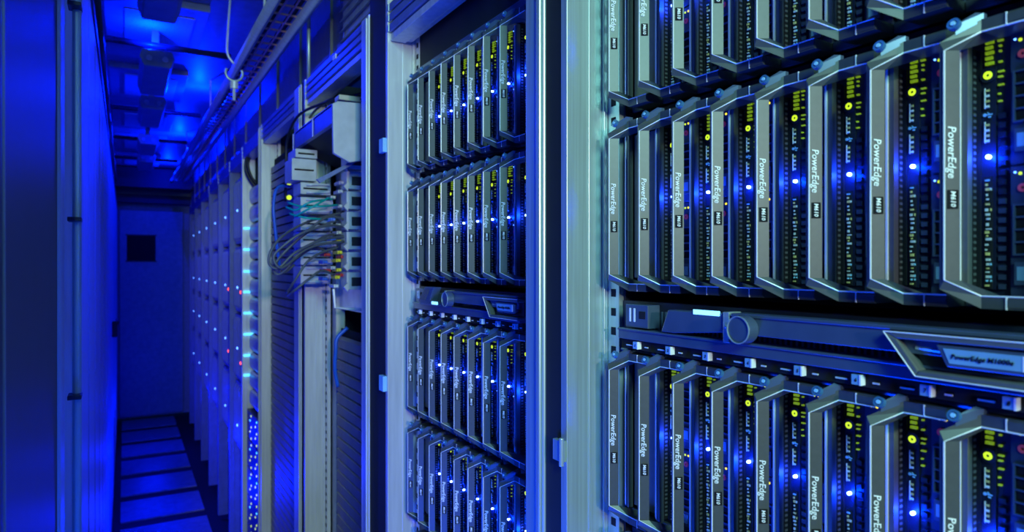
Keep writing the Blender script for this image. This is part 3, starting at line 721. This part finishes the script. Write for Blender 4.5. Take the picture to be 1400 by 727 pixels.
# ================================================================= CEILING LAMPS, PIPES, CABLE TRAY
for k, (s, X) in enumerate(((1.70, .085), (2.64, .10), (3.36, .11), (4.35, .12), (5.1, .13))):
    r = empty('ceiling_lamp', (X, s, 2.36), '%s lamp housing under the ceiling, counted from the near end' % NUM[k].capitalize(), 'ceiling lamp', 'unlit lamp housings in a line under the ceiling')
    b = MB(); pr = [(-.046, 0, -.150), (-.055, 0, -.175), (-.042, 0, -.210), (.042, 0, -.210), (.055, 0, -.175), (.046, 0, -.150)]
    b.prism(pr, (0, .45, 0)); b.build('housing', ['lampbody'], r, bevel=.004)
    for sx in (-.025, .025): MB().cyl((sx, -.002, -.182), (0, -1, 0), .010, .004, 12).build('end_plug', ['wall'], r)
    MB().box(-.012, .012, .17, .19, -.152, -.001).build('mount', ['lampbody'], r)
for k, s in enumerate((2.80, 3.98, 4.90, 5.8)):
    t = MB().tube([(-.14, s, 2.27), (.36, s, 2.27)], .012, 10, 1); 
    tag(t.build('cross_pipe', ['navy'], smooth=True), 'dark pipe crossing under the ceiling, %s from the near end' % NUM[k], 'pipe', 'pipes crossing under the ceiling')
t = MB().tube([(-.075, 1.3, 2.2), (-.075, END - .5, 2.2)], .018, 10, 1)
tag(t.build('ceiling_pipe', ['navy'], smooth=True), 'dark pipe running along the upper left wall', 'pipe')
tr = empty('cable_tray', (.40, 3.0, H + .75), 'long cable tray with copper coloured rungs hanging above the aisle side of the racks', 'cable tray')
for X_ in (-.035, .065): MB().tube([(X_, -2.2, 0), (X_, 3.6, 0)], .016, 12, 1).build('side_rail', ['wall'], tr, smooth=True)
b = MB(); y = -2.2
while y < 3.6: b.tube([(-.03, y, .01), (.06, y, .01)], .0035, 6, 1); y += .075
b.tube([(.0, -2.2, .006), (.0, 3.6, .006)], .003, 6, 1); b.tube([(.03, -2.2, .006), (.03, 3.6, .006)], .003, 6, 1)
b.build('rungs', ['rung'], tr)
MB().tube([(-.002, -2.2, .035), (-.002, 3.6, .035)], .012, 8, 1).tube([(.048, -2.2, .030), (.048, 3.6, .030)], .010, 8, 1).build('cable_bundle', ['blackc'], tr, smooth=True)
for y in (-.9, .55, 2.0): MB().cyl((-.035, y, 0), (0, 0, 1), .004, .16, 8).build('hanger', ['steel'], tr)
a = onS(320, 100, 2.35)
r = empty('hanging_ring', (a.x, 2.35, a.z), 'pale round clamp ring hanging below the cable tray', 'clamp')
pts = [(.026 * math.cos(t_), 0, .026 * math.sin(t_)) for t_ in [math.radians(d_) for d_ in range(150, 391, 20)]]
MB().tube(pts, .0045, 8, 3).build('ring', ['silver'], r, smooth=True)
MB().cyl((0, 0, -.052), (0, 0, 1), .013, .022, 14).cyl((0, 0, -.09), (0, 0, 1), .005, .04, 8).build('plug', ['steel'], r, smooth=False)
MB().tube([(0, 0, .03), (-.02, 0, .06), (-.02, 0, .12), (-.01, 0, 2.36 - a.z)], .004, 6, 4).build('hook', ['steel'], r, smooth=True)
# vertical rod above the third rack and vent slats on the upper wall
a = onX(422, 10, .50)
t = MB().tube([(.50, a.y, H + .528), (.50, a.y, 2.36)], .006, 10, 1)
tag(t.build('hanger_rod', ['silver'], smooth=True), 'thin silver rod rising from the rack beam to the ceiling', 'rod')
gv = empty('vent_grille', (.55, 1.6, 2.0), 'purple-blue louvred grille on the wall above the switch rack', 'vent')
MB().box(-.004, 0, -.55, .30, .02, .34).build('backing', ['wall'], gv)
b = MB(); z = .03
while z < .33: b.prism([(-.016, -.55, z), (-.004, -.55, z + .018), (-.004, -.55, z + .006)], (0, .85, 0)); z += .030
b.build('louvres', ['wall'], gv)
